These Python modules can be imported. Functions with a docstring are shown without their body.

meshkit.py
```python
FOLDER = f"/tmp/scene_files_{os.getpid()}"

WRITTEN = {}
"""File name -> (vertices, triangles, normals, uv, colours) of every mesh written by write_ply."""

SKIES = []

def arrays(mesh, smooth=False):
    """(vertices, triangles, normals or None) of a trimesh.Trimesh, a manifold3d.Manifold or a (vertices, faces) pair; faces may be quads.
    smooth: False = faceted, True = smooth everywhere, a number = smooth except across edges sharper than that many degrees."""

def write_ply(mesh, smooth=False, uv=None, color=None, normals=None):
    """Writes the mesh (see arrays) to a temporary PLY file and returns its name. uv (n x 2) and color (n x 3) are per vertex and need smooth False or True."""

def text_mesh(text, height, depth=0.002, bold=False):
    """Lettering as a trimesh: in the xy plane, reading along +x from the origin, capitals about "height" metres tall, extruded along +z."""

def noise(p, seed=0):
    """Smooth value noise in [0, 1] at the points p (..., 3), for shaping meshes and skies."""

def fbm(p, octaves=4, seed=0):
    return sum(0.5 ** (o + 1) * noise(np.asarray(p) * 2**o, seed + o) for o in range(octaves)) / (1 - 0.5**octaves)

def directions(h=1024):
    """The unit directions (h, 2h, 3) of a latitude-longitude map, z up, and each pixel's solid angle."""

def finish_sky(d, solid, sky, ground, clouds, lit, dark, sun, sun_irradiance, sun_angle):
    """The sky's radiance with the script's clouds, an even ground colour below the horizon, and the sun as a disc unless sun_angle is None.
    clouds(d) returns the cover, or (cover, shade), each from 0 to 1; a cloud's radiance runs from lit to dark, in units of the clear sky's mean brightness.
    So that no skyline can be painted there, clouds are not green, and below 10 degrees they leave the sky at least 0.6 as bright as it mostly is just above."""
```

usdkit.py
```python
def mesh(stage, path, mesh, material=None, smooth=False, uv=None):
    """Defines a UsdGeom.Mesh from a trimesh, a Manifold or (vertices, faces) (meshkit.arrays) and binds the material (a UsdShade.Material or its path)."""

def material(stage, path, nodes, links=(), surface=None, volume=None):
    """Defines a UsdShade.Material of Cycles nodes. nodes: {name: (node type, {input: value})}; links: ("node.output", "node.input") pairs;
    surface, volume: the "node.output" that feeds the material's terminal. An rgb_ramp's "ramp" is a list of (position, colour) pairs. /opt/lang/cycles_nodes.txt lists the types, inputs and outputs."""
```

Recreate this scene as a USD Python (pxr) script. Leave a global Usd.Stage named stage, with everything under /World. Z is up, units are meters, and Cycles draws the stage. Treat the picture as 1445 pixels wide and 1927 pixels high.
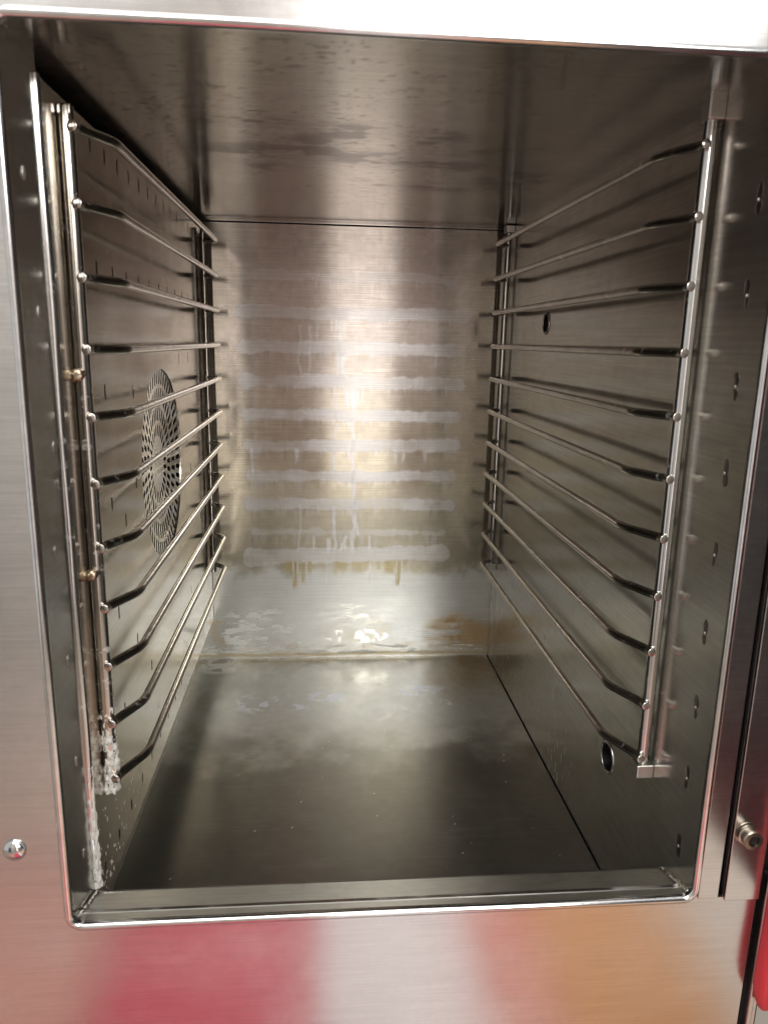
import math, random
import numpy as np, trimesh, usdkit, meshkit
from shapely.geometry import Polygon, Point, box as sbox
from shapely import affinity
from shapely.ops import unary_union
from pxr import Usd, UsdGeom, UsdLux, UsdShade, Gf, Sdf, Vt

random.seed(7); rng = np.random.default_rng(7)
stage = Usd.Stage.CreateInMemory()
UsdGeom.SetStageUpAxis(stage, 'Z'); UsdGeom.SetStageMetersPerUnit(stage, 1.0)
UsdGeom.Xform.Define(stage, '/World'); UsdGeom.Scope.Define(stage, '/World/Looks')
Z0 = 1.5                                   # height of the top shelf rung above the room's floor; the oven is built round it

# ------------------------------------------------------------------ camera
cam = UsdGeom.Camera.Define(stage, '/World/camera')
yaw, pit, rol = 0.0870, -0.2256, 0.0201
F = np.array([math.sin(yaw)*math.cos(pit), math.cos(yaw)*math.cos(pit), math.sin(pit)])
R0 = np.array([math.cos(yaw), -math.sin(yaw), 0]); U0 = np.cross(R0, F)
R = math.cos(rol)*R0 + math.sin(rol)*U0; U = np.cross(R, F)
C = np.array([-0.0535, -0.5494, -0.1397 + Z0])
M = Gf.Matrix4d(*R, 0, *U, 0, *(-F), 0, *C, 1)
cam.AddTransformOp().Set(M)
cam.CreateHorizontalApertureAttr(7.3); cam.CreateVerticalApertureAttr(7.3*1024/767)
cam.CreateFocalLengthAttr(7.3*1399.35/1445)
cam.CreateFStopAttr(2.6); cam.CreateFocusDistanceAttr(0.98)
cam.CreateClippingRangeAttr(Gf.Vec2f(0.01, 100))
cam.CreateExposureAttr(0.15)

# ------------------------------------------------------------------ light: lamps only (indoors)
def rect(name, loc, aim, w, h, power, color):
    L = UsdLux.RectLight.Define(stage, '/World/' + name)
    z = np.array(loc, float) - np.array(aim, float); z /= np.linalg.norm(z)
    x = np.cross([0, 0, 1], z) if abs(z[2]) < .99 else np.array([1., 0, 0]); x /= np.linalg.norm(x)
    y = np.cross(z, x)
    L.AddTransformOp().Set(Gf.Matrix4d(*x, 0, *y, 0, *z, 0, *loc, 1))
    L.CreateWidthAttr(w); L.CreateHeightAttr(h); L.CreateIntensityAttr(power); L.CreateColorAttr(Gf.Vec3f(*color))
    L.CreateNormalizeAttr(False)
    return L
rect('window_light', (.95, -3.0, 2.45), (.95, 0, 2.0), 1.75, .90, 12.0, (1, 1, .98))
rect('ceiling_lamp', (-.2, -1.5, 3.4), (-.2, -1.5, 0), 2.2, 1.6, 6.8, (.98, .99, .985))
rect('added_band_light', (.20, -2.98, .96), (.20, 0, .96), .40, 1.60, 1.9, (1, .97, .93))  # unseen source added for the bright band mirrored on the back wall
dome = UsdLux.DomeLight.Define(stage, '/World/room_light')
usdkit.material(stage, '/World/Looks/room_light', {'b': ('background_shader', {'color': (.985, .99, .975), 'strength': .65})}, [], surface='b.background')
UsdShade.MaterialBindingAPI.Apply(dome.GetPrim()).Bind(UsdShade.Material.Get(stage, '/World/Looks/room_light'))

# ------------------------------------------------------------------ materials
def steel(name, color, rough, aniso=0., tan=(1, 0, 0), grain=None, wave=0., spots=0., var=.12, bumpscale=5.):
    """Sheet steel. tan: direction in which the highlight is drawn out; grain: texture scale, large across the brushing."""
    n = {'tc': ('texture_coordinate', {}),
         'n1': ('noise_texture', {'scale': 9., 'detail': 5., 'roughness': .6}),
         'r1': ('rgb_ramp', {'ramp': [(.3, tuple(c*(1-var) for c in color)), (.7, tuple(min(1, c*(1+var*.6)) for c in color))]}),
         'rr': ('map_range', {'from_min': .3, 'from_max': .7, 'to_min': rough*.8, 'to_max': rough*1.2}),
         'tv': ('combine_xyz', {'x': tan[0], 'y': tan[1], 'z': tan[2]}),
         'p': ('principled_bsdf', {'metallic': 1., 'anisotropic': aniso})}
    l = [('tc.object', 'n1.vector'), ('n1.fac', 'r1.fac'), ('p.BSDF', None)][:2] + [('n1.fac', 'rr.value'), ('rr.result', 'p.roughness')]
    if aniso: l.append(('tv.vector', 'p.tangent'))
    colout = 'r1.color'
    if grain:
        n['mp'] = ('mapping', {'scale': grain}); n['n2'] = ('noise_texture', {'scale': 1., 'detail': 3., 'roughness': .65})
        n['r2'] = ('rgb_ramp', {'ramp': [(.3, (.80, .80, .80)), (.7, (1, 1, 1))]})
        n['mx'] = ('mix', {'mix_type': 'multiply', 'fac': 1.})
        l += [('tc.object', 'mp.vector'), ('mp.vector', 'n2.vector'), ('n2.fac', 'r2.fac'), (colout, 'mx.color1'), ('r2.color', 'mx.color2')]
        colout = 'mx.color'
    if wave:
        n['n3'] = ('noise_texture', {'scale': bumpscale, 'detail': 1.5}); n['b'] = ('bump', {'strength': 1., 'distance': wave})
        l += [('tc.object', 'n3.vector'), ('n3.fac', 'b.height'), ('b.normal', 'p.normal')]
    if spots:
        n['n4'] = ('noise_texture', {'scale': 70., 'detail': 4., 'roughness': .7})
        n['r4'] = ('rgb_ramp', {'ramp': [(.60, (0, 0, 0)), (.70, (spots,)*3)]})
        n['mx4'] = ('mix', {'color2': (.62, .60, .56)})
        n['inv'] = ('invert', {})
        l += [('tc.object', 'n4.vector'), ('n4.fac', 'r4.fac'), ('r4.color', 'mx4.fac'), (colout, 'mx4.color1'), ('r4.color', 'inv.color'), ('inv.color', 'p.metallic')]
        colout = 'mx4.color'
    l.append((colout, 'p.base_color'))
    return usdkit.material(stage, '/World/Looks/' + name, n, l, surface='p.BSDF')

def painted_steel(name, aniso, tan, grain, wave=.0006, lo=.78):
    """Sheet steel whose stains (colour; share of dull deposit; roughness) are given at the vertices."""
    n = {'tc': ('texture_coordinate', {}), 'col': ('attribute', {'attribute': 'stain'}), 'srf': ('attribute', {'attribute': 'surf'}),
         'sep': ('separate_color', {}), 'mp': ('mapping', {'scale': grain}), 'n2': ('noise_texture', {'scale': 1., 'detail': 3., 'roughness': .65}),
         'r2': ('rgb_ramp', {'ramp': [(.28, (lo,)*3), (.7, (1, 1, 1))]}), 'mx': ('mix', {'mix_type': 'multiply', 'fac': 1.}),
         'inv': ('math', {'math_type': 'subtract', 'value1': 1.}),
         'n3': ('noise_texture', {'scale': 5., 'detail': 1.5}), 'b': ('bump', {'strength': 1., 'distance': wave}),
         'tv': ('combine_xyz', {'x': tan[0], 'y': tan[1], 'z': tan[2]}), 'p': ('principled_bsdf', {'anisotropic': aniso})}
    l = [('tc.object', 'mp.vector'), ('mp.vector', 'n2.vector'), ('n2.fac', 'r2.fac'), ('col.color', 'mx.color1'), ('r2.color', 'mx.color2'),
         ('mx.color', 'p.base_color'), ('srf.color', 'sep.color'), ('sep.r', 'inv.value2'), ('inv.value', 'p.metallic'), ('sep.g', 'p.roughness'),
         ('tc.object', 'n3.vector'), ('n3.fac', 'b.height'), ('b.normal', 'p.normal')]
    if aniso: l.append(('tv.vector', 'p.tangent'))
    return usdkit.material(stage, '/World/Looks/' + name, n, l, surface='p.BSDF')

def plain(name, color, rough=.6, metallic=0., bump=0.):
    n = {'tc': ('texture_coordinate', {}), 'n1': ('noise_texture', {'scale': 14., 'detail': 5.}),
         'r1': ('rgb_ramp', {'ramp': [(.3, tuple(c*.88 for c in color)), (.7, color)]}),
         'p': ('principled_bsdf', {'roughness': rough, 'metallic': metallic})}
    l = [('tc.object', 'n1.vector'), ('n1.fac', 'r1.fac'), ('r1.color', 'p.base_color')]
    if bump:
        n['n3'] = ('noise_texture', {'scale': 220., 'detail': 3.}); n['b'] = ('bump', {'distance': bump})
        l += [('tc.object', 'n3.vector'), ('n3.fac', 'b.height'), ('b.normal', 'p.normal')]
    return usdkit.material(stage, '/World/Looks/' + name, n, l, surface='p.BSDF')

VERT = (0, 0, 1)
M_panel = steel('brushed_front_steel', (.66, .64, .62), .26, .75, VERT, (14, 14, 900), wave=.0005, var=.10)
M_plate = steel('hinge_plate_steel', (.64, .61, .58), .24, .6, VERT, (14, 14, 900), var=.06)
M_lip = steel('rim_steel', (.74, .72, .71), .16, 0, grain=(60, 60, 60), var=.08)
M_jamb = steel('jamb_steel', (.54, .52, .49), .2, .2, VERT, grain=(20, 30, 500), wave=.0006)
M_sill = steel('sill_steel', (.40, .395, .375), .36, 0, (0, 1, 0), (20, 500, 20), wave=.0004)
M_rod = steel('rod_steel', (.58, .55, .51), .17, 0, grain=(60, 40, 60), spots=.25, var=.2, wave=.00025, bumpscale=90.)
M_post = steel('post_steel', (.72, .70, .68), .17, 0, grain=(200, 200, 30), spots=.35)
M_oldpost = steel('stained_post_steel', (.66, .62, .57), .2, 0, grain=(300, 300, 25), spots=.6, var=.25)
M_baffle = steel('heat_tinted_steel', (.58, .535, .465), .165, .5, VERT, (20, 12, 500), wave=.0007, spots=.1, var=.2)
M_chamber = steel('dark_chamber_steel', (.20, .18, .16), .35)
M_grille = steel('grille_steel', (.72, .71, .69), .2)
M_fan = steel('fan_steel', (.82, .81, .80), .3)
M_under = steel('lit_look_chamber_steel', (.74, .71, .64), .45)  # lightened to emulate light reaching the foot of the chamber
M_clip = steel('clip_steel', (.58, .55, .52), .34)
M_bolt = steel('rusty_bolt_steel', (.46, .40, .33), .3, spots=.6, var=.3, grain=(300, 300, 300))
M_rust = steel('rust_gold_screw', (.46, .37, .27), .34, var=.4, spots=.3)
M_dark = plain('dark_gap', (.012, .010, .010), .5)
M_dent = steel('dent_steel', (.27, .245, .225), .3, var=.3)
M_scale = plain('limescale', (.56, .53, .48), .8, bump=.0008)
M_casing = steel('casing_steel', (.5, .5, .5), .35)
M_glass = plain('dark_door_glass', (.015, .014, .016), .08)
M_red = plain('red_rubber', (.62, .035, .045), .42, bump=.0002)
M_wall = painted_steel('stained_back_steel', .85, VERT, (10, 10, 700))
M_floor = painted_steel('stained_glow_floor_steel', 0, (0, 1, 0), (12, 600, 12), lo=.9)
M_side = painted_steel('stained_side_steel', .5, (0, 1, 0), (12, 8, 500))
M_top = painted_steel('stained_ceiling_steel', .75, (0, 1, 0), (12, 500, 12))

# ------------------------------------------------------------------ helpers
used = {}
def numbered(parent, name):
    k = used.get((parent, name), -1) + 1; used[(parent, name)] = k
    return name if k == 0 else f'{name}_{k:03d}'
def obj(name, mesh, mat, parent='/World', smooth=30, label=None):
    path = f'{parent}/{numbered(parent, name)}'
    m = usdkit.mesh(stage, path, mesh, mat, smooth=smooth)
    if label: m.GetPrim().SetCustomDataByKey('label', label)
    return path
def thing(name, label, cat, loc, group=None):
    path = '/World/' + numbered('/World', name)
    x = UsdGeom.Xform.Define(stage, path); x.AddTranslateOp().Set(Gf.Vec3d(*loc))
    p = x.GetPrim(); p.SetCustomDataByKey('label', label); p.SetCustomDataByKey('category', cat)
    if group: p.SetCustomDataByKey('group', group)
    return path
def structure(path):
    stage.GetPrimAtPath(path).SetCustomDataByKey('kind', 'structure')
def bx(x0, x1, y0, y1, z0, z1, bev=0.):
    m = trimesh.creation.box((x1-x0, y1-y0, z1-z0)); m.apply_translation(((x0+x1)/2, (y0+y1)/2, (z0+z1)/2))
    if bev:
        import manifold3d
        pts = []
        for sx in (x0+bev, x1-bev):
            for sy in (y0+bev, y1-bev):
                for sz in (z0+bev, z1-bev):
                    s = trimesh.creation.icosphere(2, bev); s.apply_translation((sx, sy, sz)); pts.append(s.vertices)
        m = trimesh.convex.convex_hull(np.vstack(pts))
    return m
def cat(*ms): return trimesh.util.concatenate(list(ms))
def quad(a, b, c, d): return (np.array([a, b, c, d], float), np.array([[0, 1, 2], [0, 2, 3]]))
def tube(pts, r, seg=16, caps=True, cap_round=.0008):
    """Round bar along a polyline with slightly eased ends."""
    pts = [np.array(p, float) for p in pts]
    if caps:                                                   # eased ends: short narrowing rings
        d0 = pts[1]-pts[0]; d0 /= np.linalg.norm(d0); d1 = pts[-1]-pts[-2]; d1 /= np.linalg.norm(d1)
        P = [pts[0]-d0*cap_round] + pts + [pts[-1]+d1*cap_round]
        rad = [r-cap_round] + [r]*len(pts) + [r-cap_round]
    else: P, rad = pts, [r]*len(pts)
    P = np.array(P); V = []; ref = None
    for i in range(len(P)):
        t = P[min(i+1, len(P)-1)] - P[max(i-1, 0)]; t /= np.linalg.norm(t)
        if ref is None: ref = np.cross(t, [0, 0, 1.] if abs(t[2]) < .9 else [1., 0, 0])
        a = ref - t*np.dot(ref, t); a /= np.linalg.norm(a); b = np.cross(t, a); ref = a
        ang = np.arange(seg)/seg*2*math.pi
        V.append(P[i] + rad[i]*(np.cos(ang)[:, None]*a + np.sin(ang)[:, None]*b))
    n = len(P); V = np.vstack(V + [P[:1], P[-1:]]); Fc = []
    for i in range(n-1):
        for k in range(seg):
            a, b = i*seg+k, i*seg+(k+1) % seg
            Fc += [[a, b, b+seg], [a, b+seg, a+seg]]
    for k in range(seg):
        Fc += [[n*seg, (k+1) % seg, k], [n*seg+1, (n-1)*seg+k, (n-1)*seg+(k+1) % seg]]
    m = trimesh.Trimesh(V, np.array(Fc), process=False)
    if m.volume < 0: m.invert()
    return m
def bend(pts, rad, steps=7):
    """Polyline with its inner corners rounded."""
    pts = [np.array(p, float) for p in pts]; out = [pts[0]]
    for i in range(1, len(pts)-1):
        a, b, c = pts[i-1], pts[i], pts[i+1]
        la, lc = np.linalg.norm(a-b), np.linalg.norm(c-b); d = min(rad, la*.45, lc*.45)
        p, q = b+(a-b)/la*d, b+(c-b)/lc*d
        for t in np.linspace(0, 1, steps): out.append((1-t)**2*p + 2*t*(1-t)*b + t*t*q)
    return out + [pts[-1]]
def lathe(profile, seg=32):
    """Profile of (radius, height): solid about z."""
    m = trimesh.creation.revolve(np.array(profile, float), sections=seg)
    if m.volume < 0: m.invert()
    return m
ROT_FRONT = trimesh.transformations.rotation_matrix(math.pi/2, (1, 0, 0))          # z axis -> -y (towards the viewer)
ROT_LEFT = trimesh.transformations.rotation_matrix(-math.pi/2, (0, 1, 0))          # z axis -> -x
ROT_RIGHT = trimesh.transformations.rotation_matrix(math.pi/2, (0, 1, 0))          # z axis -> +x
def put(m, rot, loc):
    m = m.copy()
    if rot is not None: m.apply_transform(rot)
    m.apply_translation(loc); return m
def plate_xz(poly, y, t):
    """Sheet in the xz plane, front face at y, thickness t going back."""
    m = trimesh.creation.extrude_polygon(poly, t, engine='earcut'); m.apply_transform(ROT_FRONT); m.apply_translation((0, y+t, 0)); return m
def sheet(o, a, b, na, nb):
    """Grid o + s*a + t*b as (vertices, faces, s, t)."""
    o, a, b = (np.array(v, float) for v in (o, a, b))
    s, t = np.meshgrid(np.linspace(0, 1, na), np.linspace(0, 1, nb), indexing='ij')
    V = o + s[..., None]*a + t[..., None]*b
    i = np.arange(na*nb).reshape(na, nb)
    f = np.stack([i[:-1, :-1], i[1:, :-1], i[1:, 1:], i[:-1, 1:]], -1).reshape(-1, 4)
    return V.reshape(-1, 3), f
def painted(name, V, f, mat, parent, col, dull, rough):
    path = obj(name, (V, f), mat, parent, smooth=True)
    api = UsdGeom.PrimvarsAPI(stage.GetPrimAtPath(path))
    api.CreatePrimvar('stain', Sdf.ValueTypeNames.Color3fArray, 'vertex').Set(Vt.Vec3fArray.FromNumpy(np.clip(col, 0, 1).astype(np.float32)))
    s = np.stack([np.clip(dull, 0, 1), np.clip(rough, .03, 1), np.zeros_like(dull)], -1)
    api.CreatePrimvar('surf', Sdf.ValueTypeNames.Color3fArray, 'vertex').Set(Vt.Vec3fArray.FromNumpy(s.astype(np.float32)))
    return path
def sm(x, a, b):
    t = np.clip((x-a)/(b-a), 0, 1); return t*t*(3-2*t)
def fb(x, y, sx, sy, seed=0, octv=4):
    n = meshkit.fbm(np.stack([x*sx, y*sy, np.zeros_like(x)+seed*3.7], -1), octv, seed)
    return .5+(n-.5)*1.35
def lay(col, m, c):
    return col*(1-m[:, None]) + np.array(c)*m[:, None]

# ------------------------------------------------------------------ the oven
OV = thing('combi_oven', 'stainless steel combi oven with its door open, seen into the empty cavity', 'oven', (0, 0, Z0))
XW, XL, YB, ZT, ZF, ZS = .2285, -.2270, .612, .0300, -.657, -.562     # right wall, fan panel, back, ceiling, floor, sill
YJ, YL, YP = -.036, -.085, -.070                                     # rear of jamb, rim, front panel

# front panel with its opening
XO, ZO0, ZO1 = .2285, -.5482, .0272
def rrect(x0, x1, z0, z1, r):
    return sbox(x0+r, z0+r, x1-r, z1-r).buffer(r, 8)
hole = rrect(-XO-.003, XO+.003, ZO0-.003, ZO1+.003, .010)
panel = sbox(-.46, -1.25, .2905, .34).difference(hole)
panel = panel.difference(sbox(.2580, -.5620, .2620, .25))
obj('front_panel', plate_xz(panel, YP, .003), M_panel, OV, smooth=False)
obj('groove', bx(.2570, .2630, YP+.006, YP+.009, -.57, .25), M_dark, OV, smooth=False)
obj('hinge_plate', bx(.2622, .2903, YP-.0035, YP-.0003, -.5628, .26, .0006), M_plate, OV)
obj('cover_strip', bx(.2415, .2576, YP-.0016, YP-.0003, -.5618, .26, .0005), M_plate, OV)
obj('casing', cat(bx(-.46, -.457, YP+.0035, .78, -1.25, .34), bx(.2875, .2905, YP+.0035, .78, -1.25, .34), bx(-.4565, .287, .777, .78, -1.25, .34),
                  bx(-.4565, .287, YP+.0035, .7765, .337, .34), bx(-.4565, .287, YP+.0035, .7765, -1.25, -1.247)), M_casing, OV, smooth=False)

# rim round the opening: one bent flange with eased front edge
def rim():
    c = hole.buffer(-.003, 8).exterior
    n = 0; pts = []
    xs, ys = np.array(c.coords)[:-1].T
    P = np.stack([xs, ys], 1)
    Q = []
    for i in range(len(P)):
        a, b = P[i], P[(i+1) % len(P)]; k = max(1, int(np.linalg.norm(b-a)/.02))
        Q += [a+(b-a)*j/k for j in range(k)]
    Q = np.array(Q); T = np.roll(Q, -1, 0)-np.roll(Q, 1, 0); T /= np.linalg.norm(T, axis=1, keepdims=True)
    N = np.stack([T[:, 1], -T[:, 0]], 1)
    ctr = Q.mean(0)
    if np.mean(np.sum(N*(Q-ctr), 1)) < 0: N = -N
    prof = [(0, YL+.0045), (0, YL+.0026)] + [(.003-.003*math.cos(t), YL+.0026-.0030*math.sin(t)) for t in np.linspace(.25, math.pi-.25, 9)] + [(.006, YL+.0026), (.0062, YP-.004), (.0085, YP-.0006), (.010, YP-.0001)]
    V, k = [], len(prof)
    for q, nn in zip(Q, N):
        w = .0006*(meshkit.noise(np.array([q[0]*9, q[1]*9, 1.]))-.5)
        for a, b in prof: V.append((q[0]+nn[0]*(a+w), b, q[1]+nn[1]*(a+w)))
    m = len(Q); Fc = []
    for i in range(m):
        for j in range(k-1):
            a, b = i*k+j, ((i+1) % m)*k+j
            Fc += [[a, b, b+1], [a, b+1, a+1]]
    t = trimesh.Trimesh(np.array(V), np.array(Fc), process=False)
    return t
r_ = rim()
ci = np.argmin(np.abs(r_.triangles_center[:, 0])+np.abs(r_.triangles_center[:, 1]-YL)+np.abs(r_.triangles_center[:, 2]-ZT))
if r_.face_normals[np.argmin(r_.triangles_center[:, 1])][1] > 0: r_.invert()
obj('opening_rim', r_, M_lip, OV, smooth=40)

# jambs and sill: the throat between the rim and the cavity
def strip(p0, p1, z0, z1, nz=60, ny=8):
    V, f = sheet((p0[0], p0[1], z0), (p1[0]-p0[0], p1[1]-p0[1], 0), (0, 0, z1-z0), ny, nz); return V, f
jv, jf = strip((-XO-.0002, YL+.003), (XL-.0015, YJ+.009), ZS-.004, ZT+.003)
jv[:, 2] = np.maximum(jv[:, 2], np.clip(ZO0-(jv[:, 1]-YL)*(ZO0-ZS)/(YJ-YL), ZS, ZO0)-.0012)
obj('left_jamb', (jv, jf), M_jamb, OV, smooth=True)
sv, sf = sheet((-XO, YL+.003, ZO0+.0002), (2*XO, 0, 0), (0, YJ-YL-.003, ZS-ZO0), 60, 10)
obj('sill', cat(trimesh.Trimesh(*[sv, np.vstack([sf[:, [0, 1, 2]], sf[:, [0, 2, 3]]])], process=False),
                bx(-.29, XW, YJ, YJ+.0015, ZF, ZS+.0002)), M_sill, OV, smooth=25)
# weld beads in the lower corners of the throat
def bead(pts, r, seed, name, mat, parent, amp=.5):
    m = tube(pts, r, 10, True); m = m.subdivide()
    d = meshkit.fbm(m.vertices*420, 3, seed)-.5
    m.vertices += m.vertex_normals*(d*r*2*amp)[:, None]
    return obj(name, m, mat, parent, smooth=True)
def line(a, b, n=24): return [np.array(a)+(np.array(b)-np.array(a))*t for t in np.linspace(0, 1, n)]
bead(line((XO-.001, YL+.006, ZO0+.0003), (XW-.001, YJ-.001, ZS+.001)), .0022, 3, 'weld_bead', M_lip, OV)
bead(line((-XO+.001, YL+.006, ZO0+.0003), (XL+.001, YJ-.001, ZS+.001)), .0016, 4, 'weld_bead', M_lip, OV)

# ---- cavity sheets with stains, the floor also with a painted glow. bu, bv: positions on the back wall in the wall's own units (1280 by 820 to the metre)
V, f = sheet((-.29, YB, ZF-.001), (.29+XW, 0, 0), (0, 0, ZT-ZF+.002), 440, 640)
x, z = V[:, 0], V[:, 2]
u = 380+(x+.2246)/.0007804; v = 415-(z-.0285)/.000834
w1 = fb(x, z, 30, 30, 1)-.5; w2 = fb(x, z, 7, 7, 2)-.5; w3 = fb(x, z, 120, 120, 3)-.5; str_ = fb(x, z, 170, 5, 5)-.5
lowf = sm(v, 560, 900)
col = np.ones((len(V), 3))*np.array([.57, .51, .465]); col = lay(col, lowf*.9, (.60, .545, .42))
col *= (1+.35*w2+.18*w3+.10*str_)[:, None]
dull = .15+.10*w1; rough = .15+.05*w1
bare = sm(v+w1*40+w3*10, 1035, 1075); col = lay(col, bare, (.70, .70, .68)); rough = rough+.09*sm(v, 830, 1000)*(1-bare)+bare*.16; dull += bare*.06
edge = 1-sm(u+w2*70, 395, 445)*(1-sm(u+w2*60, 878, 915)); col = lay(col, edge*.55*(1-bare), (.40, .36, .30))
for k, (vc, x0, x1, hw, st, tilt) in enumerate(((505, 440, 893, 8, .45, 0), (569, 438, 890, 11, .7, 0), (630, 440, 886, 11, .85, 3), (692, 441, 884, 11, .95, 2), (753, 440, 881, 10, .95, 0),
        (809, 447, 880, 11, .95, -3), (867, 449, 878, 10, .95, -1), (922, 448, 875, 11, .95, 1), (977, 454, 866, 5, .55, 2), (1024, 445, 868, 15, .95, -5))):
    t = (u-x0)/(x1-x0)
    ww = (fb(x, z*0+k, 22, 1, 10+k)-.5)*7
    vv = v-vc-tilt*(t-.5)+ww
    h = hw*1.0*(1+.22*np.exp(-((u-x0-14)/20)**2)+.12*np.exp(-((u-x1+16)/20)**2)) + (w3*4+w1*5+(fb(x, z*0+k, 70, 1, 80+k)-.5)*5)
    du = np.maximum(np.maximum(x0+11-u, u-x1+11), 0)
    d = np.hypot(du, vv)
    soft = 1.5+2.5*np.clip(.5+w2*2.5, 0, 1)
    m = (1-sm(d, h-soft, h+soft))*st*np.clip(.84+.8*w1+.5*w2+.5*(fb(x, z*0+k, 14, 1, 90+k)-.5), .25, 1)*(1+.2*str_)
    m = np.clip(m, 0, 1); halo = (1-sm(d, h-2, h+12))*.30*st*np.clip(.6+w1*2, 0, 1)
    col = lay(col, halo, (.58, .54, .50)); col = lay(col, m*.8, (.70, .69, .695)); dull += m*.12; rough += m*.06
def drip(uc, v0, v1, wd, c, a, kd=.15, wob=5., seed=0):
    global col, dull, rough
    wv = (fb(v*.02, v*0+seed, 1, 1, 40+seed)-.5)*wob*2
    tt = np.clip((v-v0)/(v1-v0), 0, 1)
    d = np.abs(u-uc-wv)
    m = (1-sm(d, wd*.4, wd*(1.15-.45*tt)))*sm(v, v0-4, v0+3)*(1-sm(v, v1-14, v1))*a*(1+w3*.8)
    m = np.clip(m*1.15, 0, 1); col = lay(col, m, c); dull += m*kd; rough += m*.05
LT = (.70, .69, .68)
for k, (a, b, c_, wd, al) in enumerate(((634, 580, 690, 4, .6), (640, 640, 690, 5, .7), (651, 700, 745, 4, .7), (662, 700, 750, 5, .7), (668, 705, 740, 4, .6), (664, 760, 1030, 3.2, .6), (629, 720, 800, 3, .5), (626, 815, 865, 3, .55),
        (629, 925, 1020, 3.5, .7), (673, 925, 990, 4, .75), (650, 985, 1020, 3, .8), (662, 975, 1020, 3.5, .8), (616, 990, 1025, 4, .8), (585, 985, 1020, 2.5, .6), (556, 925, 1020, 2.5, .4), (552, 815, 850, 3.5, .6),
        (748, 815, 850, 4, .5), (768, 818, 845, 3, .5), (808, 820, 845, 4, .5), (463, 815, 870, 3, .6), (560, 590, 690, 3, .35), (577, 590, 680, 3, .35), (595, 580, 630, 3, .3), (700, 985, 1020, 2.5, .7), (642, 1000, 1024, 2, .7),
        (545, 1040, 1090, 2.5, .0))):
    drip(a, b, c_, wd*1.5, LT, min(.9, al*1.2), .1, 6, k)
# fine runs below each mark
run = fb(x, z, 210, 9, 33, 3); run2 = fb(x, z, 90, 6, 34, 3)
for vc in (505, 569, 630, 692, 753, 809, 867, 922, 977, 1024):
    ln = 12+70*np.clip(run2-.38, 0, 1)
    k = sm(run, .53, .62)*sm(v, vc, vc+8)*(1-sm(v, vc+ln*.6, vc+ln*1.2))*sm(u, 446, 460)*(1-sm(u, 862, 880))*.5
    col = lay(col, k, (.68, .66, .64)); dull += k*.06
    k = sm(1-run, .54, .64)*sm(v, vc+8, vc+14)*(1-sm(v, vc+ln*.5, vc+ln*1.1))*sm(u, 446, 460)*(1-sm(u, 862, 880))*.4*(vc < 1000)
    col = lay(col, k, (.47, .40, .30))
TAN = (.50, .42, .25)
for k, (a, b, c_, wd, al) in enumerate(((532, 1036, 1065, 11, .8), (546, 1036, 1096, 7, .8), (560, 1036, 1085, 5, .7), (575, 1036, 1068, 6, .6), (640, 1038, 1062, 15, .6), (632, 1038, 1070, 4, .6), (675, 1038, 1066, 13, .6), (690, 1038, 1060, 6, .5),
        (745, 1036, 1068, 13, .75), (762, 1036, 1092, 6, .8), (775, 1036, 1060, 5, .7), (720, 1038, 1056, 5, .5), (600, 1038, 1054, 6, .4))):
    drip(a, b, c_, wd*1.2, TAN, min(.95, al*1.15), .05, 3, 60+k)
for a in (541, 552, 569, 757, 768, 702, 612): drip(a, 1036, 1085, 2.2, LT, .6, .2, 3, a)
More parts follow.
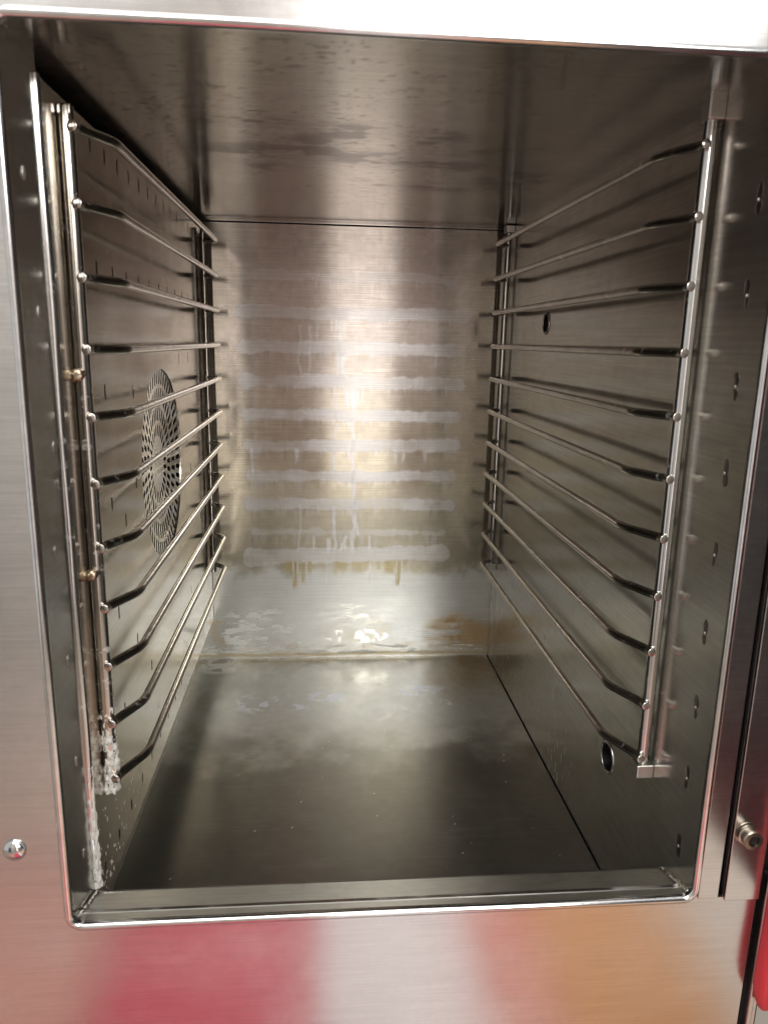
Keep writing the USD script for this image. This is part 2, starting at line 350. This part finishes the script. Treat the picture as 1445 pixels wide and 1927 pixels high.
# flakes and rust along the foot of the back wall
flk = fb(x, z, 55, 170, 21, 5)
def flakes(m, thr, c=(.95, .94, .88), kd=.45):
    global col, dull, rough
    k = sm(flk+w3*.12, thr, thr+.03)*m; col = lay(col, k, c); dull += k*kd; rough += k*.05
def blob(cu, cv, ru, rv): return np.clip(1.6-1.6*(((u-cu)/ru)**2+((v-cv)/rv)**2), 0, 1)
wr = fb(x, z, 42, 60, 71, 5)-.5; wr2 = fb(x, z, 12, 150, 72, 4)-.5
rust = np.clip(1.5-1.5*(((u-888)/75)**2+((v-1190)/52)**2), 0, 1)*np.clip(.80+wr*3.0+wr2*1.5, 0, 1)
col = lay(col, np.clip(rust*.95, 0, .85), (.60, .44, .25)); dull += rust*.30; rough += rust*.10
rust = np.clip(rust*1.6-.75, 0, 1)*np.clip(.5+w3*4+wr*2, 0, 1); col = lay(col, rust*.8, (.50, .32, .14))
rust = sm(v+wr*34, 1208, 1226)*np.clip(.5+wr*3+wr2*2, 0, 1)*.7; col = lay(col, rust, (.62, .48, .29)); dull += rust*.2
rust = sm(u+w1*16, 893, 905)*sm(v, 1150, 1185)*(1-sm(v, 1228, 1234)); col = lay(col, rust*.85, (.62, .44, .24)); dull += rust*.4
rust = blob(388, 1190, 22, 60)*np.clip(.5+wr*3.5+w3*2, 0, 1); col = lay(col, rust*.9, (.66, .48, .25)); dull += rust*.5
flakes(blob(465, 1165, 85, 42), .56); flakes(blob(425, 1185, 38, 34), .52); flakes(blob(520, 1195, 60, 18), .58)
fl2 = fb(x, z, 60, 420, 22, 4)
k = sm(fl2, .52, .57)*blob(665, 1145, 90, 28); col = lay(col, k*.85, (.96, .96, .91)); dull += k*.1; rough -= k*.08
tanm = blob(672, 1180, 85, 32)*np.clip(.6+w1*1.5, 0, 1); col = lay(col, tanm*.55, (.56, .50, .36))
fl3 = fb(x, z, 130, 110, 23, 3)
k = sm(fl3+w1*.3, .48, .52)*sm(blob(672, 1192, 80, 17), .2, .5); col = lay(col, k, (.98, .97, .93)); dull += k*.12; rough -= k*.10
k = blob(800, 1190, 62, 15)*sm(fl2+w1*.2, .40, .5); col = lay(col, k*.8, (.86, .87, .86)); dull += k*.15
k = sm(v+w3*14+w1*16, 1205, 1222)*.6; col = lay(col, k, (.74, .73, .69)); dull += k*.1
k = sm(v+w3*5+w1*3, 1224, 1229)*(1-sm(v+w1*4, 1231, 1234)); col = lay(col, k*.8, (.60, .48, .27)); dull += k*.4
k = sm(fl2, .53, .57)*sm(v, 1205, 1212)*(1-sm(v, 1226, 1230)); col = lay(col, k, (.85, .84, .78)); dull += k*.6
# fine speckle and scratches
sp = fb(x, z, 420, 420, 31, 2); k = sm(sp, .86, .90)*.7; col = lay(col, k, (.78, .77, .72)); dull += k*.3
sc = fb(x, z, 14, 520, 32, 3); k = sm(sc, .66, .72)*.35*blob(680, 600, 110, 170); col = lay(col, k, (.75, .74, .68))
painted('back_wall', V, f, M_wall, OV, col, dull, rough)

# floor: runs on under the fan panel
V, f = sheet((-.29, YJ, ZF), (.29+XW-.0015, 0, 0), (0, YB-YJ, 0), 300, 340)
x, y = V[:, 0], V[:, 1]
w1 = fb(x, y, 26, 26, 41)-.5; w2 = fb(x, y, 7, 7, 42)-.5; w3 = fb(x, y, 110, 110, 43)-.5; bl = fb(x, y, 60, 60, 44, 5)
col = np.ones((len(V), 3))*np.array([.25, .242, .21]); col *= (1+.25*w2+.15*w3)[:, None]  # front tone darkened to follow the reflected glow's falloff
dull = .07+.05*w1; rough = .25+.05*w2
far_glow_stain = sm(y+w1*.16, .26, .40)  # far floor lightened: reflected glow painted in, along with mottled stain
k = far_glow_stain*np.clip(.45+w1*1.6+w3*.8, 0, 1); col = lay(col, far_glow_stain*.8, (.57, .56, .51)); dull += k*.10; rough += k*.04
def spot(cx, cy, rx, ry): return np.clip(1.5-1.5*(((x-cx)/rx)**2+((y-cy)/ry)**2), 0, 1)
for cx, cy, rx, ry in ((-.145, .455, .04, .035), (-.045, .47, .035, .022), (.135, .46, .03, .035), (.10, .485, .05, .02), (-.09, .44, .02, .012)):
    k = sm(bl+w3*.3, .47, .62)*spot(cx, cy, rx, ry)*.9; col = lay(col, k, (.74, .76, .80)); dull += k*.45
k = sm(bl+w3*.4, .5, .6)*sm(y, YB-.02, YB-.004)*.7; col = lay(col, k, (.70, .66, .56)); dull += k*.6
k = spot(-.215, .585, .04, .035)*sm(bl, .42, .5); col = lay(col, k, (.74, .72, .66)); dull += k*.6
k = spot(.205, .59, .045, .05)*np.clip(.7+w1*2, 0, 1); col = lay(col, k*.85, (.26, .18, .08)); dull += k*.4
sp = fb(x, y, 330, 330, 45, 2); k = sm(sp, .93, .96)*.8; col = lay(col, k, (.75, .74, .70)); dull += k*.6
sc = fb(x, y, 16, 480, 46, 3); k = sm(sc, .70, .76)*.10; col = lay(col, k, (.50, .49, .45))
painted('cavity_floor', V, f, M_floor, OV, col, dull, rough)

# ceiling
V, f = sheet((-.29, YL+.003, ZT-.0022), (0, YB-YL-.003, .0022), (.29+XO, 0, 0), 300, 260)
x, y = V[:, 0], V[:, 1]
w1 = fb(x, y, 26, 26, 51)-.5; w2 = fb(x, y, 7, 7, 52)-.5; w3 = fb(x, y, 110, 110, 53)-.5; bl = fb(x, y, 34, 60, 54, 5)
col = np.ones((len(V), 3))*np.array([.60, .57, .52]); col *= (1+.22*w2+.12*w3)[:, None]
k = sm(x+w2*.2, .02, .16); col = lay(col, k*.35, (.42, .39, .40))
dull = .05+.04*w1; rough = .16+.05*w2
for cx, cy, rx, ry in ((-.10, .20, .09, .04), (-.06, .17, .03, .05), (-.115, .10, .05, .016), (-.10, .26, .03, .02), (.05, .13, .03, .03), (.08, .22, .05, .05), (.09, .33, .06, .03), (-.01, .31, .012, .012), (.02, .33, .02, .01), (.0, .21, .06, .03), (.1, .15, .05, .03), (-.03, .12, .03, .03), (.15, .28, .05, .06)):
    k = sm(bl+w3*.25, .42, .58)*spot(cx, cy, rx, ry)*.9; col = lay(col, k, (.13, .11, .105)); dull += k*.25
    k = spot(cx, cy, rx*1.3, ry*1.6)*.28; col = lay(col, k, (.36, .32, .28))
sp = fb(x, y, 150, 260, 55, 3); k = sm(sp+w2*.3, .66, .74)*.7; col = lay(col, k, (.22, .19, .17)); dull += k*.2
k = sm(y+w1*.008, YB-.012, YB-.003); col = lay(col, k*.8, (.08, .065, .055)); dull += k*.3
c_ = V[f].mean(1); f = f[~((c_[:, 1] < YP+.004) & (np.abs(c_[:, 0]) > .2300))]
painted('cavity_ceiling', V, f[:, ::-1], M_top, OV, col, dull, rough)
obj('ceiling_seam', cat(bx(-.225, .10, YB-.0022, YB-.0004, ZT-.0052, ZT-.0034), bx(.09, XW-.004, YB-.0016, YB-.0004, ZT-.0048, ZT-.0036)), M_dark, OV, smooth=False)

# right wall: with a small round vent and a drain hole, both real
HOLES = ((.3934, -.1134, .0125), (.0905, -.5356, .0145))
V, f = sheet((XW, YL+.003, ZF), (0, YB-YL-.003, 0), (0, 0, ZT-ZF), 370, 320)
y, z = V[:, 1], V[:, 2]
w1 = fb(y, z, 26, 26, 61)-.5; w2 = fb(y, z, 7, 7, 62)-.5; w3 = fb(y, z, 110, 110, 63)-.5; vs = fb(y, z, 240, 22, 64, 4)
col = np.ones((len(V), 3))*np.array([.59, .57, .515]); col = lay(col, sm(z, -.22, -.02)*.7, (.54, .48, .43)); col *= (1+.28*w2+.14*w3)[:, None]
dull = .05+.05*w1; rough = .185+.05*w2
k = sm(vs, .53, .58)*(1-sm(YB-y+w1*.04, .02, .09))*(1-sm(z, -.60, -.50))*1.; col = lay(col, k, (.70, .67, .58)); dull += k*.7
k = (1-sm(YB-y+w3*.02, .004, .016))*(1-sm(z, -.52, -.46)); col = lay(col, k*.7, (.55, .45, .28)); dull += k*.3
vs2 = fb(y, z, 420, 60, 65, 3); k = sm(vs2, .70, .74)*(1-sm(z, -.60, -.42))*(1-sm(np.abs(y-.36), .1, .22)); col = lay(col, k, (.72, .70, .64)); dull += k*.6
sc = fb(y, z, 10, 380, 66, 3); k = sm(sc, .69, .74)*.2; col = lay(col, k, (.68, .65, .58))
for zc in (-.075, -.125, -.17):
    k = np.exp(-((z-zc-(y-.3)*.03)/.012)**2)*sm(y, .30, .36)*(1-sm(y, .50, .56))*np.clip(.5+w1*2, 0, 1)*.35; col = lay(col, k, (.57, .54, .52)); dull += k*.15
def wall_with_holes():
    global V, f, col, dull, rough
    c = V[f].mean(1); bad = np.zeros(len(f), bool); out = (c[:, 1] < YJ) & (c[:, 2] < ZO0-(c[:, 1]-YL)*(ZO0-ZS)/(YJ-YL)-.0008) | (c[:, 1] < YP+.01) & (c[:, 2] > ZO1+.0015)
    for hy, hz, hr in HOLES: bad |= (np.hypot(c[:, 1]-hy, c[:, 2]-hz) < hr)
    for hy, hz, hr in HOLES:                                     # pull the cut edge on to the circle
        d = np.hypot(V[:, 1]-hy, V[:, 2]-hz); ring = (d > hr-.0022) & (d < hr+.0018)
        keep = np.zeros(len(V), bool); keep[f[~bad].ravel()] = True; cut = np.zeros(len(V), bool); cut[f[bad].ravel()] = True
        e = keep & cut & (d < hr*1.6)
        V[e, 1] = hy+(V[e, 1]-hy)/d[e]*hr; V[e, 2] = hz+(V[e, 2]-hz)/d[e]*hr
    f = f[~(bad | out)]
wall_with_holes()
painted('right_wall', V, f[:, ::-1], M_side, OV, col, dull, rough)
for hy, hz, hr in HOLES:
    t = trimesh.creation.annulus(hr-.0015, hr+.0006, .03, sections=40); t = put(t, ROT_RIGHT, (XW+.0145, hy, hz))
    pipe = obj('vent_pipe' if hz > -.3 else 'drain_pipe', t, M_chamber, OV)
    rimm = trimesh.creation.torus(hr+.0004, .0012, 40, 10); obj('pipe_rim', put(rimm, ROT_RIGHT, (XW-.0002, hy, hz)), M_clip if hz < -.3 else M_rod, pipe)
    obj('pipe_end', put(trimesh.creation.cylinder(hr+.002, .002, sections=32), ROT_RIGHT, (XW+.0305, hy, hz)), M_dark, pipe)

# small pressed slots down the right jamb, water-stained
for k in range(10):
    zz = -.0445-.0598*k+(.012 if k == 9 else 0)
    if zz < ZS+.02: break
    yy = -.0570; xx = XW
    e = []
    for dz, sy, sz in ((.0035*rng.uniform(.8, 1.2), .0026, .0062), (-.0055, .0022*rng.uniform(.8, 1.3), .0050)):
        q = trimesh.creation.icosphere(3, 1.); q.vertices *= (1+.5*(meshkit.fbm(q.vertices*1.7+k*3, 3, k)-.5))[:, None]; q.apply_scale((.0005, sy*1.35, sz*.95)); q.apply_translation((0, rng.normal()*.0006, dz)); e.append(q)
    s = obj('slot', put(cat(*e), None, (xx, yy+rng.normal()*.0005, zz)), M_dent, OV)
    b = trimesh.creation.icosphere(2, 1.); b.apply_scale((.0007, .0008, .0013)); obj('drop_glint', put(b, None, (xx-.0004, yy-.0004, zz-.0012)), M_clip, s)
# pale blobs added as mirror glints of the fan panel's slots, left jamb
for k in range(7):
    zz = -.055-.0765*k+rng.normal()*.006; yy = -.055+rng.normal()*.004; xx = -XO
    b = trimesh.creation.icosphere(2, 1.); b.apply_scale((.0007, .0016, .0042)); obj('drop_glint', put(b, None, (xx+.0003, yy, zz)), M_clip, OV)

# ---- fan chamber and perforated fan panel
ZB0, ZB1, YB0, YB1 = -.585, .0155, YJ+.006, YB-.004
def slot(cy, cz, ln, wd, ang):
    s = sbox(-ln/2+wd/2, -.00001, ln/2-wd/2, .00001).buffer(wd/2, 4)
    return affinity.translate(affinity.rotate(s, ang, origin=(0, 0)), cy, cz)
cuts = []
for k in range(15): cuts.append(slot(.075+.0385*k, .0010, .012, .0034, 90))          # row of slots along the top
for k in range(12): cuts.append(slot(.072+.0455*k, -.089, .012, .0034, 90))          # second row
for k in range(9): cuts.append(slot(-.010+.0425*k, -.5605, .0105, .0036, 90))        # row along the bottom edge
for zz in (-.1835, -.2763, -.3725, -.463): cuts.append(slot(.0735, zz, .012, .0036, 90))
for yy, zz in ((.159, -.2744), (.114, -.300), (.165, -.19), (.40, -.165), (.46, -.165), (.43, -.275), (.455, -.31), (.18, -.47), (.30, -.49), (.42, -.47), (.36, -.43), (.52, -.39), (.13, -.42)): cuts.append(slot(yy, zz, .012, .0034, 90))
FY, FZ = .286, -.277
gcuts = []
for rr, n, ln in ((.0915, 52, .017), (.0715, 44, .016), (.0525, 36, .014), (.0355, 26, .012)):
    for k in range(n):
        a = 360*(k+.5*(n % 8 == 4))/n; gcuts.append(slot(rr*math.cos(math.radians(a)), rr*math.sin(math.radians(a)), ln, .0050 if rr > .04 else .0042, a))
cuts.append(Point(FY, FZ).buffer(.1035, 32))
baf = sbox(YB0, ZB0, YB1, ZB1).difference(unary_union(cuts))
m = trimesh.creation.extrude_polygon(baf, .0015, engine='earcut')
A = np.array([[0, 0, 1, XL-.0015], [1, 0, 0, 0], [0, 1, 0, 0], [0, 0, 0, 1]], float)
m.apply_transform(A)
if m.volume < 0: m.invert()
FP = obj('fan_panel', m, M_baffle, OV, smooth=False)
g_ = Point(0, 0).buffer(.1045, 40).difference(unary_union(gcuts))
gm_ = trimesh.creation.extrude_polygon(g_, .0012, engine='earcut')
gm_ = gm_.subdivide()
rad_ = np.hypot(gm_.vertices[:, 0], gm_.vertices[:, 1])
gv_ = gm_.vertices.copy(); gv_[:, 2] -= .0065*(1-np.clip(rad_/.1045, 0, 1)**1.6)
gm_.vertices = gv_
gm_.apply_transform(np.array([[0, 0, 1, XL-.0022], [1, 0, 0, FY], [0, 1.05, 0, FZ], [0, 0, 0, 1]], float))
if gm_.volume < 0: gm_.invert()
obj('fan_grille', gm_, M_grille, FP, smooth=35)
# rolled front edge of the panel
edge = tube(line((XL-.001, YB0-.0005, ZS+.002), (XL-.001, YB0-.0005, ZB1), 60), .0030, 18)
edge.vertices[:, 0] += .0003*np.sin(edge.vertices[:, 2]*40)
obj('rolled_edge', edge, M_post, FP, smooth=True)
obj('chamber_wall', cat(bx(-.292, -.288, YJ, YB, -.50, ZT+.012), bx(-.292, -.254, YJ, YB, -.5, -.498)), M_baffle, OV, smooth=False)
obj('added_chamber_foot', cat(bx(-.2545, -.2515, YJ, YB, ZF-.004, -.50), bx(-.2512, XL-.0020, YB0, YB1, ZB0+.0005, ZB0+.0018)), M_under, OV, smooth=False)  # wall and ledge added to keep the dark chamber out of floor reflections
# bright cone dish and hub added behind the grille, to shine through its slots
fw = [put(lathe([(0, 0), (.020, .001), (.105, .026), (.107, .026), (.022, -.001), (0, -.002)], 48), ROT_RIGHT, (-.2720, FY, FZ)), put(trimesh.creation.cylinder(.018, .02, sections=24), ROT_RIGHT, (-.272, FY, FZ))]
FW = obj('bright_fan_cone', cat(*fw), M_fan, OV)
# ---- clips that carry the right rack
def clip(zlo, zhi, x0, y0, y1, t=.0022, seed=0):
    return bx(x0, XW+.0004, y0, y1, zlo, zhi, .0016)
obj('rack_clip', clip(.0165, ZT-.0006, .2160, -.0020, .0115), M_clip, OV)
obj('rack_clip', clip(.0185, ZT-.0008, .2145, .577, .592), M_clip, OV)
obj('rack_clip', clip(-.4985, -.4862, .2135, -.0045, .0125), M_clip, OV)
obj('rack_clip', clip(-.4965, -.4850, .2150, .577, .592), M_clip, OV)

# rivet on the panel's left, bolt on the hinge plate's right
dome_p = [(0, .0048)] + [(.0082*math.sin(t), .0048*math.cos(t)) for t in np.linspace(.15, math.pi/2, 10)] + [(.0082, 0), (0, 0)]
obj('rivet', put(lathe(dome_p[::-1], 36), ROT_FRONT, (-.2692, YP, -.4962)), M_lip, OV)
bp = [(0, 0), (.0092, 0), (.0094, .0003), (.0092, .0012), (.0076, .0014), (.0074, .0018), (.0087, .0021), (.0087, .0042), (.0078, .0046), (.0072, .0050), (.0078, .0056), (.0080, .0096), (.0074, .0106), (.0046, .0108), (.0043, .0076), (0, .0072)]
bolt = obj('bolt', put(lathe(bp, 36), ROT_FRONT, (.2722, YP-.0034, -.5020)), M_bolt, OV)
hx = trimesh.creation.cylinder(.0041, .002, sections=6); obj('socket', put(hx, ROT_FRONT, (.2722, YP-.0034-.0084, -.5020)), M_dark, bolt)

# opened door: hinge edge, slab and red rubber guard
DR = obj('door', bx(.3140, .361, -.66, -.090, -.585, .12, .004), M_glass, OV)
gp = [(.3085, -.0745), (.3085, -.0745)]
g = []
for zz, ww in ((-.660, .0015), (-.656, .0055), (-.648, .0085), (-.636, .0100), (-.618, .0100), (-.595, .0092), (-.55, .0088), (-.40, .0088), (-.10, .0088), (.10, .0088)):
    g.append((zz, ww))
gv = []; seg = 24
for zz, ww in g:
    for k in range(seg):
        a = 2*math.pi*k/seg; ca, sa = math.cos(a), math.sin(a)
        gv.append((.3030+ww*np.sign(ca)*abs(ca)**.7, -.082+ww*.9*np.sign(sa)*abs(sa)**.7, zz))
gf = []
for i in range(len(g)-1):
    for k in range(seg):
        a, b = i*seg+k, i*seg+(k+1) % seg; gf += [[a, b, b+seg], [a, b+seg, a+seg]]
gf += [[0, (k+1) % seg, k] for k in range(1, seg-1)]
gm = trimesh.Trimesh(np.array(gv), np.array(gf), process=False)
if gm.volume < 0: gm.invert()
obj('red_guard', gm, M_red, DR, smooth=50)
obj('hinge_rail', cat(bx(.2945, .2985, -.076, -.068, -.95, -.54, .0012), bx(.3010, .3040, -.072, -.066, -.95, -.54, .0010)), M_plate, OV)
obj('hinge_gap', bx(.2907, .3100, -.0645, -.060, -1.2, .2), M_dark, OV, smooth=False)

# ------------------------------------------------------------------ the two wire racks
PITCH = .048
def rack(sgn, label, dz, post_mat):
    T = thing('wire_rack', label, 'rack', (0, 0, Z0-.5))
    o = .5+dz
    for i in range(11):
        z = o-PITCH*i+rng.normal()*.0003
        e = rng.normal(size=3)*.0004
        pts = [(sgn*.2165, -.0022+e[0], z), (sgn*.2163, .004, z), (sgn*(.2003+e[1]), .039, z+e[2]*.3), (sgn*.2003, .568, z), (sgn*.2180, .583, z+.0004)]
        path = bend(pts, .009)
        full = [path[0]]
        for a, b in zip(path[:-1], path[1:]):
            n = max(1, int(np.linalg.norm(np.array(b)-np.array(a))/.03)); full += [a+(b-a)*t for t in np.linspace(0, 1, n+1)[1:]]
        r = obj('rung', tube(full, .0036, 16, True, .0006), M_rod, T, smooth=50)
        # weld bead between rung and posts
        for yy, xx in ((.004, .2178), (.5835, .2178)):
            w = trimesh.creation.icosphere(2, .0022); w.apply_scale((1, 1.2, .9)); w.vertices += w.vertex_normals*((meshkit.fbm(w.vertices*900, 2, i)-.5)*.0012)[:, None]
            obj('weld', put(w, None, (sgn*xx, yy, z-.0018)), M_post, r, smooth=True)
    zt, zb = (.5+.0165, .5-.4870) if sgn > 0 else (.5+.0075, .5-.4965)
    obj('post', tube(line((sgn*.2217, .0052, zb), (sgn*.2217, .0052, zt), 40), .0050, 22), post_mat, T, smooth=50)
    obj('post', tube(line((sgn*.2205, .5850, zb), (sgn*.2205, .5850, zt+.004), 40), .0042, 20), M_post if sgn > 0 else M_rod, T, smooth=50)
    return T, o
RR, _ = rack(1, 'right wire rack of bent rods, hung in clips on the plain right wall', 0., M_post)
LR, _ = rack(-1, 'left wire rack with limescale on its front post, beside the perforated fan panel', -.0053, M_oldpost)
# left rack: rusty screw lugs, top lug, limescale crust at the foot
for zz in (-.1668, -.3145):
    a = put(lathe([(0, 0), (.0045, 0), (.0045, .003), (.003, .0045), (0, .0048)], 20), ROT_FRONT, (-.2240, -.0005, .5+zz))
    b = tube(line((-.2270, .002, .5+zz-.004), (-.2205, .0005, .5+zz+.002), 6), .0026, 12)
    m = cat(a, b).subdivide(); m.vertices += ((meshkit.fbm(m.vertices*500, 3, 5)-.5)*.0016)[:, None]*m.vertex_normals
    obj('screw_lug', m, M_rust, LR, smooth=True)
lug = bx(-.2268, -.2175, .001, .0095, .5+.0020, .5+.0090, .0012)
obj('top_lug', lug, M_oldpost, LR)
def crust(cx, cy, z0, z1, r, amp, seed, a0=0., a1=2*math.pi, power=1.2, lift=.30):
    """Uneven skin of limescale on a round bar, thick at the foot, thinning into patches above."""
    nz, na = 220, 72
    zz, aa = np.meshgrid(np.linspace(z0, z1, nz), np.linspace(a0, a1, na), indexing='ij')
    t = (zz-z0)/(z1-z0)
    P = np.stack([np.cos(aa)*2.2, np.sin(aa)*2.2, zz*150], -1)
    nn = meshkit.fbm(P, 4, seed)+.20*(meshkit.fbm(P*4.3, 3, seed+9)-.5)
    rr = r+amp*np.clip(nn-.36-lift*t**power, -.12, .5)*2.2
    rr[0] = r*.6; rr[-1] = r*.9
    V = np.stack([cx+rr*np.cos(aa), cy+rr*np.sin(aa), zz+(meshkit.fbm(P*1.7+5, 2, seed+3)-.5)*.0010], -1)
    i = np.arange(nz*na).reshape(nz, na)
    f = np.stack([i[:-1, :-1], i[:-1, 1:], i[1:, 1:], i[1:, :-1]], -1).reshape(-1, 4)
    return trimesh.Trimesh(V.reshape(-1, 3), np.vstack([f[:, [0, 1, 2]], f[:, [0, 2, 3]]]), process=False)
cr = [crust(-.2217, .0052, .5-.5005, .5-.400, .0050, .0026, 5, lift=.40)]
p = obj('limescale_crust', cat(*cr), M_scale, LR, smooth=True); stage.GetPrimAtPath(p).SetCustomDataByKey('kind', 'stuff')
# limescale where the fan panel's edge meets the sill
cr = [crust(XL-.0005, YB0-.0005, ZS+.0005, ZS+.110, .0030, .0017, 11, power=.7, lift=.30)]
for k in range(70):                                             # dried flecks on the foot of the fan panel and in the corner
    q = rng.uniform(.0004, .0012); b = trimesh.creation.icosphere(1, q); b.apply_scale((.25, rng.uniform(.5, 1.), rng.uniform(1., 2.6)))
    b.vertices *= (1+.6*(meshkit.fbm(b.vertices*1500+k, 2, k)-.5))[:, None]
    yy = YB0+.004+abs(rng.normal())*(.05 if k % 3 else .16); zz = -.578+abs(rng.normal())*.035
    b.apply_translation((XL+.0001, yy, zz)); cr.append(b)
for k in range(60):
    q = rng.uniform(.0003, .0010); b = trimesh.creation.icosphere(1, q); b.apply_scale((rng.uniform(.8, 2), rng.uniform(.8, 2), .3))
    b.apply_translation((-.222+abs(rng.normal())*.010, YJ-.002-abs(rng.normal())*.006, ZS+.0008+.004*0)); cr.append(b)
p = obj('limescale', cat(*cr), M_scale, OV, smooth=True); stage.GetPrimAtPath(p).SetCustomDataByKey('kind', 'stuff')

# ------------------------------------------------------------------ what the steel mirrors: unseen boxes and boards added for coloured reflections, with room floor and wall
def back(name, x0, x1, y0, y1, z0, z1, color, rough=.6):
    p = obj(name, bx(x0, x1, y0, y1, z0, z1), plain('paint_'+name, color, rough), smooth=False); structure(p); return p
back('room_floor', -3, 3, -4, 1.2, -.05, 0, (.36, .31, .26), .5)
back('room_wall', -.75, 3, -3.3, -3.2, 0, 3.4, (.36, .28, .25))
back('added_pale_wall', -3, -.755, -3.3, -3.2, 0, 3.4, (.74, .71, .67))  # wall piece added pale to brighten the front panel's left side
back('added_pale_post', -.60, -.50, -3.0, -2.9, 0, 2.6, (.78, .74, .64))  # added for the pale streak mirrored on back wall and ceiling
back('added_orange_box_left', -.95, -.42, -.92, -.40, 0, .34, (.56, .24, .19))  # this and the next boxes are added to colour the front panel's reflections
back('added_red_box', -.41, -.06, -1.3, -.40, 0, .34, (.55, .045, .08))
back('added_white_box', -.055, .205, -1.3, -.40, 0, .34, (.74, .66, .66))
back('added_pink_box', .21, .32, -1.3, -.40, 0, .34, (.66, .21, .17))
back('added_orange_box_right', .325, .60, -1.3, -.40, 0, .34, (.60, .26, .085))
back('added_beige_box', .605, 1.1, -1.3, -.40, 0, .34, (.62, .54, .48))
back('added_slate_board', -1.4, -.90, -1.36, -1.30, .35, 1.12, (.07, .09, .15))  # added for the dark blue reflection at the front panel's left edge
